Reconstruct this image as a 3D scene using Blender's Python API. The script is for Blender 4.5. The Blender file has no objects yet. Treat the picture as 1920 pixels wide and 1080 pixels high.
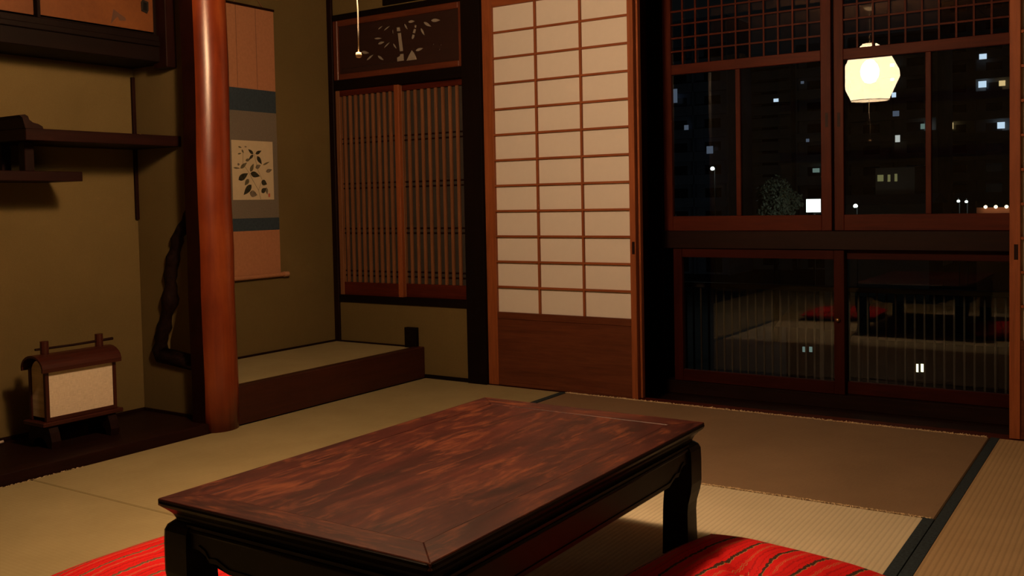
import bpy, bmesh, math, random
from mathutils import Matrix, Vector, Euler

random.seed(7)
scene = bpy.context.scene
col = scene.collection

# ------------------------------------------------------------------ camera
FOC, CYP = 1828.7, 452.45
YAW, PITCH, ROLL = -0.58467, 0.04044, 0.01985
def cam_axes():
    cy, sy = math.cos(YAW), math.sin(YAW); cp, sp = math.cos(PITCH), math.sin(PITCH)
    fwd = Vector((sy*cp, cy*cp, -sp)); right = Vector((cy, -sy, 0)); down = fwd.cross(right)
    c, s = math.cos(ROLL), math.sin(ROLL)
    return c*right + s*down, -s*right + c*down, fwd
_r, _d, _f = cam_axes()
cam_data = bpy.data.cameras.new('camera')
cam = bpy.data.objects.new('camera', cam_data)
cam.matrix_world = Matrix(((_r.x, -_d.x, -_f.x, 0), (_r.y, -_d.y, -_f.y, 0), (_r.z, -_d.z, -_f.z, 1.0), (0, 0, 0, 1)))
cam_data.sensor_fit = 'HORIZONTAL'; cam_data.sensor_width = 36.0
cam_data.lens = FOC/1920*36
cam_data.shift_y = (CYP-540)/1920
cam_data.clip_start = 0.05; cam_data.clip_end = 1000
col.objects.link(cam)
scene.camera = cam

# ------------------------------------------------------------------ night sky, exposure
world = bpy.data.worlds.new('night'); scene.world = world; world.use_nodes = True
world.node_tree.nodes['Background'].inputs[0].default_value = (0.9, 0.95, 1.0, 1)
world.node_tree.nodes['Background'].inputs[1].default_value = 0.0030
scene.view_settings.view_transform = 'Standard'
scene.view_settings.look = 'None'
scene.view_settings.gamma = 1.0
scene.view_settings.exposure = 0.0
scene.view_settings.use_curve_mapping = False
scene.cycles.use_denoising = True
scene.cycles.caustics_reflective = False
scene.cycles.caustics_refractive = False
LAMP_RADIANCE = 690.0
LAMP_COL = (1.0, 0.57, 0.30)

# ------------------------------------------------------------------ materials
MATS = {}
def new_mat(name):
    m = bpy.data.materials.new(name); m.use_nodes = True
    nt = m.node_tree
    return m, nt, nt.nodes['Principled BSDF']
def N(nt, typ, **kw):
    n = nt.nodes.new(typ)
    for k, v in kw.items(): setattr(n, k, v)
    return n
def objcoord(nt, scale, seed=0.0, rnd=True):
    tc = N(nt, 'ShaderNodeTexCoord'); mp = N(nt, 'ShaderNodeMapping')
    mp.inputs['Scale'].default_value = scale
    src = tc.outputs['Object']
    if rnd:
        oi = N(nt, 'ShaderNodeObjectInfo'); mul = N(nt, 'ShaderNodeMath', operation='MULTIPLY'); mul.inputs[1].default_value = 37.0
        nt.links.new(oi.outputs['Random'], mul.inputs[0])
        add = N(nt, 'ShaderNodeVectorMath', operation='ADD')
        nt.links.new(src, add.inputs[0]); nt.links.new(mul.outputs[0], add.inputs[1]); src = add.outputs[0]
    nt.links.new(src, mp.inputs['Vector'])
    return mp.outputs[0]
def ramp(nt, fac, stops):
    r = N(nt, 'ShaderNodeValToRGB'); e = r.color_ramp.elements
    while len(e) < len(stops): e.new(0.5)
    for el, (p, c) in zip(e, stops): el.position = p; el.color = (*c, 1)
    nt.links.new(fac, r.inputs[0]); return r.outputs[0]
def noise(nt, vec, scale, detail=4, rough=0.5, dist=0.0):
    n = N(nt, 'ShaderNodeTexNoise'); n.inputs['Scale'].default_value = scale; n.inputs['Detail'].default_value = detail
    n.inputs['Roughness'].default_value = rough; n.inputs['Distortion'].default_value = dist
    nt.links.new(vec, n.inputs['Vector']); return n.outputs['Fac']
def bump(nt, bsdf, h, strength, dist=0.002):
    b = N(nt, 'ShaderNodeBump'); b.inputs['Strength'].default_value = strength; b.inputs['Distance'].default_value = dist
    nt.links.new(h, b.inputs['Height']); nt.links.new(b.outputs[0], bsdf.inputs['Normal'])

# base colour dark / light, roughness, specular
WOODS = {
    'shoji_wood':  ((0.18, 0.048, 0.015), (0.31, 0.092, 0.030), 0.5, 0.25),
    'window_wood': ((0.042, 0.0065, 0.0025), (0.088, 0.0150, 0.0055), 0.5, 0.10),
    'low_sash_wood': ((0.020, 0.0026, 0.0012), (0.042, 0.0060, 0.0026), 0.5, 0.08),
    'frame_wood':  ((0.07, 0.016, 0.007), (0.14, 0.036, 0.014), 0.42, 0.4),
    'post_wood':   ((0.0032, 0.0013, 0.0008), (0.0062, 0.0024, 0.0014), 0.6, 0.10),
    'dark_wood':   ((0.007, 0.0022, 0.0014), (0.016, 0.0048, 0.0028), 0.5, 0.12),
    'shelf_wood':  ((0.008, 0.0022, 0.0014), (0.018, 0.0044, 0.0026), 0.5, 0.12),
    'sill_wood':   ((0.024, 0.006, 0.003), (0.050, 0.0125, 0.006), 0.45, 0.3),
    'slat_wood':   ((0.14, 0.055, 0.022), (0.24, 0.10, 0.042), 0.55, 0.3),
    'panel_wood':  ((0.02, 0.008, 0.005), (0.03, 0.012, 0.008), 0.55, 0.3),
    'wainscot':    ((0.065, 0.0165, 0.007), (0.135, 0.040, 0.016), 0.42, 0.3),
    'ceiling_wood':((0.06, 0.03, 0.015), (0.11, 0.055, 0.028), 0.6, 0.2),
    'lantern_wood':((0.028, 0.0058, 0.003), (0.052, 0.0115, 0.006), 0.4, 0.3),
}
def wood(kind, axis):
    key = (kind, axis)
    if key in MATS: return MATS[key]
    c0, c1, ro, sp = WOODS[kind]
    m, nt, b = new_mat(f'{kind}_{axis}')
    sc = {'X': (0.9, 14, 14), 'Y': (14, 0.9, 14), 'Z': (14, 14, 0.9)}[axis]
    v = objcoord(nt, sc)
    n1 = noise(nt, v, 2.2, 5, 0.6, 0.6)
    n2 = noise(nt, v, 9.0, 3, 0.6, 0.0)
    mx = N(nt, 'ShaderNodeMix'); mx.inputs['Factor'].default_value = 0.35
    nt.links.new(n1, mx.inputs['A']); nt.links.new(n2, mx.inputs['B'])
    f = mx.outputs['Result']
    mid = tuple((a+b_)/2 for a, b_ in zip(c0, c1))
    nt.links.new(ramp(nt, f, [(0.32, c0), (0.5, mid), (0.66, c1)]), b.inputs['Base Color'])
    b.inputs['Roughness'].default_value = ro; b.inputs['Specular IOR Level'].default_value = sp
    bump(nt, b, f, 0.15, 0.001)
    MATS[key] = m; return m

def plain(name, colr, rough=0.6, spec=0.4, metal=0.0, var=0.12, nscale=25, bumps=0.0):
    if name in MATS: return MATS[name]
    m, nt, b = new_mat(name)
    v = objcoord(nt, (1, 1, 1), rnd=False)
    f = noise(nt, v, nscale, 4, 0.6)
    lo = tuple(c*(1-var) for c in colr); hi = tuple(min(1, c*(1+var)) for c in colr)
    nt.links.new(ramp(nt, f, [(0.3, lo), (0.7, hi)]), b.inputs['Base Color'])
    b.inputs['Roughness'].default_value = rough; b.inputs['Specular IOR Level'].default_value = spec; b.inputs['Metallic'].default_value = metal
    if bumps: bump(nt, b, f, bumps, 0.002)
    MATS[name] = m; return m
def emis(name, colr, strength):
    if name in MATS: return MATS[name]
    m = bpy.data.materials.new(name); m.use_nodes = True; nt = m.node_tree
    nt.nodes.clear(); e = N(nt, 'ShaderNodeEmission'); o = N(nt, 'ShaderNodeOutputMaterial')
    e.inputs[0].default_value = (*colr, 1); e.inputs[1].default_value = strength
    nt.links.new(e.outputs[0], o.inputs[0]); MATS[name] = m; return m

def plaster_mat():
    m, nt, b = new_mat('plaster_olive')
    v = objcoord(nt, (1, 1, 1), rnd=False)
    n1 = noise(nt, v, 2.0, 4, 0.6); n2 = noise(nt, v, 260, 3, 0.7)
    mx = N(nt, 'ShaderNodeMix'); mx.inputs['Factor'].default_value = 0.45
    nt.links.new(n1, mx.inputs['A']); nt.links.new(n2, mx.inputs['B'])
    nt.links.new(ramp(nt, mx.outputs['Result'], [(0.3, (0.118, 0.086, 0.032)), (0.7, (0.160, 0.117, 0.046))]), b.inputs['Base Color'])
    b.inputs['Roughness'].default_value = 0.92; b.inputs['Specular IOR Level'].default_value = 0.1
    bump(nt, b, n2, 0.35, 0.0015); return m
PLASTER = plaster_mat()

def tatami_mat(name, axis, c0, c1, rib=0.80, rb=0.3):
    m, nt, b = new_mat(name)
    v = objcoord(nt, (1, 1, 1), rnd=False)
    w = N(nt, 'ShaderNodeTexWave', wave_type='BANDS', bands_direction=axis, wave_profile='SIN')
    w.inputs['Scale'].default_value = 19.5; w.inputs['Distortion'].default_value = 0.5; w.inputs['Detail'].default_value = 1; w.inputs['Detail Scale'].default_value = 2
    nt.links.new(v, w.inputs['Vector'])
    fs = (25, 900, 1) if axis == 'X' else (900, 25, 1)
    vf = objcoord(nt, fs); nf = noise(nt, vf, 1.0, 3, 0.7)
    np_ = noise(nt, objcoord(nt, (1, 1, 1)), 3.5, 4, 0.6)
    mx = N(nt, 'ShaderNodeMix'); mx.inputs['Factor'].default_value = 0.5
    nt.links.new(nf, mx.inputs['A']); nt.links.new(np_, mx.inputs['B'])
    cbase = ramp(nt, mx.outputs['Result'], [(0.33, c0), (0.67, c1)])
    dk = N(nt, 'ShaderNodeMix', data_type='RGBA', blend_type='MULTIPLY'); dk.inputs[0].default_value = 1.0
    rr = ramp(nt, w.outputs['Fac'], [(0.0, (rib, rib, rib*0.98)), (0.45, (1, 1, 1))])
    nt.links.new(cbase, dk.inputs[6]); nt.links.new(rr, dk.inputs[7])
    nt.links.new(dk.outputs[2], b.inputs['Base Color'])
    b.inputs['Roughness'].default_value = 0.6; b.inputs['Specular IOR Level'].default_value = 0.3
    ad = N(nt, 'ShaderNodeMath', operation='ADD'); nt.links.new(w.outputs['Fac'], ad.inputs[0]); nt.links.new(nf, ad.inputs[1])
    bump(nt, b, ad.outputs[0], rb, 0.0015)
    return m
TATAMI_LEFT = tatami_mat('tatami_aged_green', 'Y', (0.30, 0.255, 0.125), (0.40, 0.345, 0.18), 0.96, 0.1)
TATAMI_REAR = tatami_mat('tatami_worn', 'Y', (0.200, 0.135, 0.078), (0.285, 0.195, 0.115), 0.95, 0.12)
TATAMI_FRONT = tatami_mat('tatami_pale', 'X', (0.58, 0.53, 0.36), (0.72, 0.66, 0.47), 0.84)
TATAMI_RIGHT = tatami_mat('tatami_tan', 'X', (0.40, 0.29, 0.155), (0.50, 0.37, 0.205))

PAPER = plain('shoji_paper', (0.68, 0.645, 0.60), 0.85, 0.1, 0, 0.015, 30)
BORDER = plain('border_cloth', (0.026, 0.040, 0.050), 0.8, 0.15, 0, 0.45, 120, 0.3)
BRASS = plain('aged_brass', (0.35, 0.2, 0.1), 0.35, 0.5, 0.9)
DARK_METAL = plain('dark_metal', (0.02, 0.018, 0.016), 0.5, 0.4, 0.6)

def glass_mat():
    m = bpy.data.materials.new('window_glass'); m.use_nodes = True; nt = m.node_tree; nt.nodes.clear()
    o = N(nt, 'ShaderNodeOutputMaterial'); t = N(nt, 'ShaderNodeBsdfTransparent'); g = N(nt, 'ShaderNodeBsdfGlossy')
    t.inputs[0].default_value = (0.93, 0.95, 0.94, 1); g.inputs['Roughness'].default_value = 0.0
    fr = N(nt, 'ShaderNodeFresnel'); fr.inputs['IOR'].default_value = 1.46
    mx = N(nt, 'ShaderNodeMixShader'); nt.links.new(fr.outputs[0], mx.inputs[0]); nt.links.new(t.outputs[0], mx.inputs[1]); nt.links.new(g.outputs[0], mx.inputs[2])
    nt.links.new(mx.outputs[0], o.inputs[0]); return m
GLASS = glass_mat()

# ------------------------------------------------------------------ object helpers
WM = {}
def W(o): return WM.get(o.name, Matrix.Identity(4))
def register(o, parent, world_m):
    col.objects.link(o)
    WM[o.name] = world_m.copy()
    if parent is not None:
        o.parent = parent; o.matrix_parent_inverse = W(parent).inverted()
    o.matrix_basis = world_m
    return o
def empty(name, loc, label=None, cat=None, group=None, kind=None, rotz=0.0):
    o = bpy.data.objects.new(name, None); o.empty_display_size = 0.05
    register(o, None, Matrix.Translation(loc) @ Matrix.Rotation(rotz, 4, 'Z'))
    return tag(o, label, cat, group, kind)
def tag(o, label=None, cat=None, group=None, kind=None):
    if label: o['label'] = label
    if cat: o['category'] = cat
    if group: o['group'] = group
    if kind: o['kind'] = kind
    return o
def from_bm(name, bm, mat, parent=None, world_m=None, smooth=False):
    me = bpy.data.meshes.new(name)
    bmesh.ops.recalc_face_normals(bm, faces=bm.faces)
    bm.to_mesh(me); bm.free()
    if smooth:
        for p in me.polygons: p.use_smooth = True
    if mat: me.materials.append(mat)
    o = bpy.data.objects.new(name, me)
    return register(o, parent, world_m or Matrix.Identity(4))
BOX = {}
def box(name, x0, x1, y0, y1, z0, z1, mat, parent=None, bev=0.0015, axis=None):
    d = (abs(x1-x0), abs(y1-y0), abs(z1-z0))
    if isinstance(mat, str): mat = wood(mat, axis or 'XYZ'[d.index(max(d))])
    key = tuple(round(v, 4) for v in d) + (mat.name, bev)
    if key not in BOX:
        bm = bmesh.new(); bmesh.ops.create_cube(bm, size=1.0)
        bmesh.ops.scale(bm, vec=d, verts=bm.verts)
        if bev > 0:
            bmesh.ops.bevel(bm, geom=bm.edges[:], offset=min(bev, min(d)*0.3), segments=1, affect='EDGES')
        bmesh.ops.recalc_face_normals(bm, faces=bm.faces)
        me = bpy.data.meshes.new(name); bm.to_mesh(me); bm.free(); me.materials.append(mat); BOX[key] = me
    o = bpy.data.objects.new(name, BOX[key])
    return register(o, parent, Matrix.Translation(((x0+x1)/2, (y0+y1)/2, (z0+z1)/2)))
def tube_bm(bm, pts, radii, seg=8, cap=True, ref=None):
    """swept tube through pts"""
    rings = []
    pts = [Vector(p) for p in pts]
    for i, p in enumerate(pts):
        t = (pts[min(i+1, len(pts)-1)] - pts[max(i-1, 0)]).normalized()
        a = Vector(ref) if ref else Vector((0, 0, 1)) if abs(t.z) < 0.9 else Vector((1, 0, 0))
        u = t.cross(a).normalized(); v = t.cross(u)
        r = radii[i] if hasattr(radii, '__len__') else radii
        rings.append([bm.verts.new(p + u*r*math.cos(2*math.pi*k/seg) + v*r*math.sin(2*math.pi*k/seg)) for k in range(seg)])
    for a, b in zip(rings, rings[1:]):
        for k in range(seg): bm.faces.new((a[k], a[(k+1) % seg], b[(k+1) % seg], b[k]))
    if cap: bm.faces.new(rings[0]); bm.faces.new(rings[-1])
def prism_bm(bm, poly, to3d, t0, t1):
    """extrude a 2-D polygon; to3d(a, b, t)"""
    A = [bm.verts.new(to3d(a, b, t0)) for a, b in poly]; B = [bm.verts.new(to3d(a, b, t1)) for a, b in poly]
    n = len(poly); bm.faces.new(A); bm.faces.new(B)
    for i in range(n): bm.faces.new((A[i], A[(i+1) % n], B[(i+1) % n], B[i]))
def lathe_bm(bm, prof, seg=24, centre=(0, 0, 0), cap0=False, cap1=False):
    c = Vector(centre); rings = []
    for r, z in prof: rings.append([bm.verts.new(c + Vector((r*math.cos(2*math.pi*k/seg), r*math.sin(2*math.pi*k/seg), z))) for k in range(seg)])
    for a, b in zip(rings, rings[1:]):
        for k in range(seg): bm.faces.new((a[k], a[(k+1) % seg], b[(k+1) % seg], b[k]))
    if cap0: bm.faces.new(rings[0])
    if cap1: bm.faces.new(rings[-1])

# ------------------------------------------------------------------ key dimensions
YW = 4.36            # face of the far wall
XT = -3.50           # front line of the alcoves
XB = -4.19           # back wall of the picture alcove
XS = -4.03           # back wall of the shelf alcove
YP = 2.88            # partition between the two alcoves
H = 2.45             # ceiling

# ------------------------------------------------------------------ floor
floor = box('floor', -3.55, 1.4, -1.05, 4.40, -0.12, -0.056, 'dark_wood', None, 0); tag(floor, kind='structure')
def mat_piece(x0, x1, y0, y1, m, borders=(), straw=()):
    g = 0.0015
    o = box('tatami_mat', x0+g, x1-g, y0+g, y1-g, -0.055, 0.0, m, floor, 0.004)
    for s in borders:
        w = 0.034
        if s == 'x1': box('cloth_border', x1-w, x1-0.001, y0+g, y1-g, -0.05, 0.0016, BORDER, o, 0.0006)
        if s == 'x0': box('cloth_border', x0+0.001, x0+w, y0+g, y1-g, -0.05, 0.0016, BORDER, o, 0.0006)
    for s in straw:                     # frayed rush ends where the cloth has worn away
        bm = bmesh.new(); yy = y0 if s == 'y0' else y1; rr = random.Random(int(yy*1000))
        x = x0
        while x < x1-0.012:
            x += rr.uniform(0.0012, 0.0034)
            L = rr.uniform(0.010, 0.026); sg = -1 if s == 'y0' else 1
            p0 = Vector((x, yy-sg*rr.uniform(0.002, 0.012), rr.uniform(0.0, 0.002)))
            p1 = p0 + Vector((rr.uniform(-.008, .008), sg*L*0.55, rr.uniform(-0.002, 0.0035)))
            p0.z = max(p0.z, 0.0008); p1.z = max(p1.z, 0.0004)
            r = rr.uniform(0.0009, 0.0022)
            tube_bm(bm, [p0, p1], [r, r*0.7], 4)
        tag(from_bm('straw_fringe', bm, STRAW, o), kind='stuff')
    return o
STRAW = plain('straw', (0.74, 0.60, 0.38), 0.5, 0.4, 0, 0.35, 300)
XJ, YJ, XL = -0.562, 3.172, -2.565
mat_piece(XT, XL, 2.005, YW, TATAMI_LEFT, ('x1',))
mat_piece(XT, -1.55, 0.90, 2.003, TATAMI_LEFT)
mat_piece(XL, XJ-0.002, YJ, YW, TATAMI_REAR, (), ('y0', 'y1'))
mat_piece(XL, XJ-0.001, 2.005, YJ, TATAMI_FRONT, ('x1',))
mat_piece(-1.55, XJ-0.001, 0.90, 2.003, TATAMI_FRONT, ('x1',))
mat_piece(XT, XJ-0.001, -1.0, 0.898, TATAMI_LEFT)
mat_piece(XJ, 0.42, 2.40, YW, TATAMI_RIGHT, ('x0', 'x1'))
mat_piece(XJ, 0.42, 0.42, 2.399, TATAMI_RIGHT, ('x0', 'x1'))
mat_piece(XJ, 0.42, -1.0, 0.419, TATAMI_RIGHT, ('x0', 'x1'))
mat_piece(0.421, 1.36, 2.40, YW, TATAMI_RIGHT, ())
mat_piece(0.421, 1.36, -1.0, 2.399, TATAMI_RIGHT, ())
bm = bmesh.new(); rr = random.Random(3)
y = 1.25
while y < 2.2:                         # straw fibres left along the alcove sill
    y += rr.uniform(0.003, 0.012)
    p = Vector((XT+rr.uniform(0.004, 0.012), y, 0.0012)); tube_bm(bm, [p, p+Vector((rr.uniform(-.003, .006), rr.uniform(-.008, .008), rr.uniform(0, .002)))], 0.0009, 4)
tag(from_bm('straw_fringe', bm, STRAW, floor), kind='stuff')

# ------------------------------------------------------------------ ceiling and unseen walls of the room
ceiling = box('ceiling', -4.25, 1.45, -1.1, 5.1, H+0.03, H+0.06, 'dark_wood', None, 0); tag(ceiling, kind='structure')
n = 13
for i in range(n):
    x0 = -4.24 + i*(5.66/n)
    box('ceiling_board', x0, x0+5.66/n-0.004, -1.05, 5.05, H+0.012, H+0.03, 'ceiling_wood', ceiling, 0.001, 'Y')
for i in range(8):
    y0 = -0.8 + i*0.75
    box('ceiling_batten', -4.22, 1.42, y0, y0+0.03, H-0.012, H+0.012, 'dark_wood', ceiling, 0.002)
wr = box('wall_right', 1.36, 1.42, -1.05, 4.36, 0.0, H, PLASTER, None, 0); tag(wr, kind='structure')
wn = box('wall_near', -3.55, 1.36, -1.10, -1.03, 0.0, H, PLASTER, None, 0); tag(wn, kind='structure')
box('wall_rail', -3.5, 1.36, -1.03, -1.0, 1.38, 1.48, 'window_wood', wn)
box('wall_rail', -3.5, 1.36, -1.03, -1.0, 1.95, 2.05, 'window_wood', wn)

# ------------------------------------------------------------------ far wall (left third) with its timbers
wf = empty('wall_far', (-3.6, YW, 0), kind='structure')
box('plaster_panel', XB, -3.18, YW, YW+0.08, -0.02, 0.43, PLASTER, wf, 0)
box('plaster_panel', XB, -3.05, YW, YW+0.08, 2.12, H, PLASTER, wf, 0)
def trim(i, *a, **k): return tag(box(f'trim_{i}', *a, **k), kind='structure')
trim(1, -3.185, -3.060, YW-0.018, YW+0.11, -0.055, H, 'post_wood')           # black post beside the screen
trim(2, -4.188, -4.148, YW-0.014, YW+0.03, 0.172, H, 'dark_wood')            # slim corner post
trim(3, -4.148, -3.185, YW-0.010, YW+0.06, 0.415, 0.457, 'post_wood')        # sill under the lattice
trim(4, -4.148, -3.185, YW-0.010, YW+0.06, 1.690, 1.750, 'post_wood')        # rail between lattice and transom
trim(5, -4.148, -3.185, YW-0.010, YW+0.06, 2.106, 2.140, 'post_wood')        # rail over the transom
trim(6, -3.74, -3.185, YW-0.018, YW, 2.148, 2.26, 'post_wood')
trim(7, -3.535, -3.185, YW-0.008, YW, 0.0, 0.022, 'post_wood')               # skirting
trim(8, -3.625, -3.543, YW-0.030, YW+0.02, 0.172, 0.288, 'post_wood')        # stub of dark timber at the end of the alcove sill
# lattice window: two sliding sashes of upright slats
win5 = empty('window_5', (-3.67, YW+0.02, 0.457), kind='structure')
LATB = plain('lattice_backing', (0.042, 0.035, 0.029), 0.7, 0.2, 0, 0.15, 6)
def lattice(x0, x1, ya, slats, st0, st1):
    p = win5
    s = []
    box('stile', x0, x0+st0, ya, ya+0.028, 0.457, 1.69, 'slat_wood', p)
    box('stile', x1-st1, x1, ya, ya+0.028, 0.457, 1.69, 'shoji_wood', p)
    box('rail', x0+st0, x1-st1, ya+0.001, ya+0.027, 1.655, 1.69, 'window_wood', p)
    box('rail', x0+st0, x1-st1, ya+0.001, ya+0.027, 0.457, 0.535, 'window_wood', p)
    for x in slats: box('slat', x-0.0082, x+0.0082, ya+0.002, ya+0.016, 0.535, 1.655, 'slat_wood', p, 0.001)
    for zc in (1.385, 1.115, 0.845, 0.590):
        for dz in (-0.014, 0.014): box('cross_strip', x0+st0, x1-st1, ya+0.016, ya+0.021, zc+dz-0.004, zc+dz+0.004, 'dark_wood', p, 0.0005)
    box('backing_pane', x0+st0, x1-st1, ya+0.0225, ya+0.0255, 0.535, 1.655, LATB, p, 0)
lattice(-4.148, -3.655, YW+0.004, [-4.082+0.0447*i for i in range(9)], 0.032, 0.034)
lattice(-3.690, -3.185, YW+0.034, [-3.611+0.0498*i for i in range(9)], 0.034, 0.012)

# transom with bamboo cut through a dark board
RLEAF= [(-3.8081, 2.0226, -3.7631, 2.0397, 0.012), (-3.7665, 2.0097, -3.7046, 2.036, 0.012), (-3.6942, 2.0145, -3.6897, 1.9734, 0.0106), (-3.837, 1.9735, -3.7704, 1.9674, 0.012), (-3.8108, 1.94, -3.7515, 1.9449, 0.0168), (-3.7659, 1.9112, -3.7076, 1.944, 0.0134), (-3.6969, 1.9318, -3.6633, 1.8932, 0.0144), (-3.9425, 1.9066, -3.8723, 1.892, 0.0192), (-3.9038, 1.8518, -3.8376, 1.8829, 0.0168), (-3.8156, 1.8714, -3.7623, 1.8401, 0.0182), (-3.6085, 2.034, -3.5789, 1.9941, 0.0154), (-3.5798, 2.0405, -3.5234, 2.0368, 0.0168), (-3.4679, 2.0259, -3.4067, 1.9926, 0.0182), (-3.4148, 2.0294, -3.3422, 2.0208, 0.0202), (-3.4896, 1.9967, -3.4564, 1.946, 0.0182), (-3.5308, 1.8724, -3.4676, 1.8787, 0.0182)]
RPOLY= [[(-3.6665, 2.0187), (-3.6377, 2.0172), (-3.6323, 1.9928), (-3.6639, 1.9945)], [(-3.6594, 1.9848), (-3.6292, 1.9851), (-3.6158, 1.8774), (-3.647, 1.878)], [(-3.645, 1.8638), (-3.6139, 1.8636), (-3.6118, 1.8231), (-3.668, 1.8219), (-3.6687, 1.8459), (-3.6477, 1.853)], [(-3.601, 1.8199), (-3.5785, 1.8535), (-3.5564, 1.8805), (-3.5359, 1.8602), (-3.5203, 1.8314), (-3.5174, 1.8202)], [(-3.5334, 2.018), (-3.5125, 2.012), (-3.5176, 1.997), (-3.5338, 2.0035)], [(-3.5387, 1.9968), (-3.5178, 1.9908), (-3.5255, 1.9681), (-3.5488, 1.9743)], [(-3.5514, 1.9674), (-3.5281, 1.9611), (-3.5333, 1.9454), (-3.5439, 1.9356), (-3.5578, 1.9444)], [(-4.0927, 1.8169), (-3.6753, 1.8211), (-3.6753, 1.8189), (-4.0927, 1.8146)]]
PLEAF= [(3.7366, 1.2935, 3.7006, 1.3189, 0.0187, 0), (3.7364, 1.2894, 3.7036, 1.262, 0.0163, 0), (3.7526, 1.294, 3.7965, 1.3139, 0.0187, 0), (3.7629, 1.282, 3.7962, 1.2374, 0.0257, 0), (3.7115, 1.1948, 3.7372, 1.2403, 0.0233, 1), (3.6416, 1.212, 3.6898, 1.2454, 0.021, 1), (3.593, 1.2151, 3.6416, 1.212, 0.0093, 1), (3.6262, 1.1492, 3.6953, 1.1864, 0.035, 0), (3.7112, 1.1867, 3.78, 1.1711, 0.0327, 0), (3.6993, 1.1539, 3.6691, 1.1191, 0.0257, 1), (3.7166, 1.1234, 3.6592, 1.0663, 0.035, 0), (3.7016, 1.0784, 3.757, 1.0658, 0.0373, 2), (3.7897, 1.1422, 3.8299, 1.1259, 0.0327, 0), (3.7872, 1.0802, 3.8236, 1.105, 0.028, 0), (3.8245, 1.1965, 3.8719, 1.2098, 0.021, 2), (3.8041, 1.2335, 3.8542, 1.2533, 0.0103, 1), (3.6308, 1.3306, 3.6565, 1.3255, 0.0084, 1), (3.656, 1.3154, 3.6683, 1.2955, 0.0117, 1), (3.6266, 1.2902, 3.6527, 1.2951, 0.0084, 1), (3.7495, 1.2159, 3.7879, 1.2331, 0.0233, 2), (3.8238, 1.1092, 3.8304, 1.0675, 0.0187, 2), (3.6797, 1.2553, 3.7142, 1.2643, 0.0163, 1), (3.6749, 1.3322, 3.6932, 1.3308, 0.0075, 2), (3.6218, 1.2338, 3.6399, 1.2342, 0.014, 2)]
PSTEM= [[(3.7803, 1.043), (3.7661, 1.0926), (3.7256, 1.15), (3.7008, 1.1906)], [(3.7661, 1.0926), (3.7954, 1.1506), (3.7653, 1.208), (3.7419, 1.2937)], [(3.7008, 1.1906), (3.6608, 1.2386), (3.6632, 1.2994)]]
tr = empty('transom_panel', (-3.667, YW, 1.75), 'dark carved transom board with bamboo cut-outs above the slatted window', 'transom panel')
tx0, tx1, tz0, tz1 = -4.148, -3.185, 1.75, 2.106
fw = 0.036
box('frame_bar', tx0, tx0+fw, YW-0.006, YW+0.03, tz0, tz1, 'frame_wood', tr, 0.004)
box('frame_bar', tx1-0.026, tx1, YW-0.006, YW+0.03, tz0, tz1, 'frame_wood', tr, 0.004)
box('frame_bar', tx0+fw, tx1-0.026, YW-0.006, YW+0.03, tz0, tz0+fw, 'frame_wood', tr, 0.004)
box('frame_bar', tx0+fw, tx1-0.026, YW-0.006, YW+0.03, tz1-fw, tz1, 'frame_wood', tr, 0.004)
def leaf_poly(a0, b0, a1, b1, w, n=5, bulge=0.45):
    d = Vector((a1-a0, b1-b0)); L = d.length; u = d/L; v = Vector((-u.y, u.x))
    up, dn = [], []
    for i in range(1, n):
        t = i/n; h = w*0.5*(math.sin(math.pi*t**bulge) if bulge < 1 else math.sin(math.pi*t))
        q = Vector((a0, b0)) + d*t
        up.append(tuple(q+v*h)); dn.append(tuple(q-v*h))
    return [(a0, b0)] + up + [(a1, b1)] + dn[::-1]
cu = bpy.data.curves.new('carved_board', 'CURVE'); cu.dimensions = '2D'; cu.fill_mode = 'BOTH'; cu.extrude = 0.004
def spl(pts):
    s = cu.splines.new('POLY'); s.points.add(len(pts)-1); s.use_cyclic_u = True
    for p, (a, b) in zip(s.points, pts): p.co = (a, b, 0, 1)
spl([(tx0+fw, tz0+fw), (tx1-0.026, tz0+fw), (tx1-0.026, tz1-fw), (tx0+fw, tz1-fw)])
for l in RLEAF: spl(leaf_poly(*l, 7, 0.8))
for p in RPOLY: spl(p)
for (cx, cz) in ((-3.398, 1.893), (-3.345, 1.885), (-3.357, 1.860)): spl([(cx+0.006*math.cos(t), cz+0.004*math.sin(t)) for t in (0, 1.2, 2.5, 3.7, 5.0)])
cob = bpy.data.objects.new('tmp', cu)
me = bpy.data.meshes.new_from_object(cob); me.name = 'carved_board'
me.materials.clear(); me.materials.append(wood('panel_wood', 'X'))
bpy.data.objects.remove(cob); bpy.data.curves.remove(cu)
for v in me.vertices: v.co = Vector((v.co.x, YW+0.014 - v.co.z, v.co.y))
register(bpy.data.objects.new('carved_board', me), tr, Matrix.Identity(4))
box('paper_backing', tx0+fw, tx1-0.026, YW+0.0195, YW+0.022, tz0+fw, tz1-fw, plain('old_paper', (0.30, 0.26, 0.21), 0.8, 0.1), tr, 0)

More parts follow.
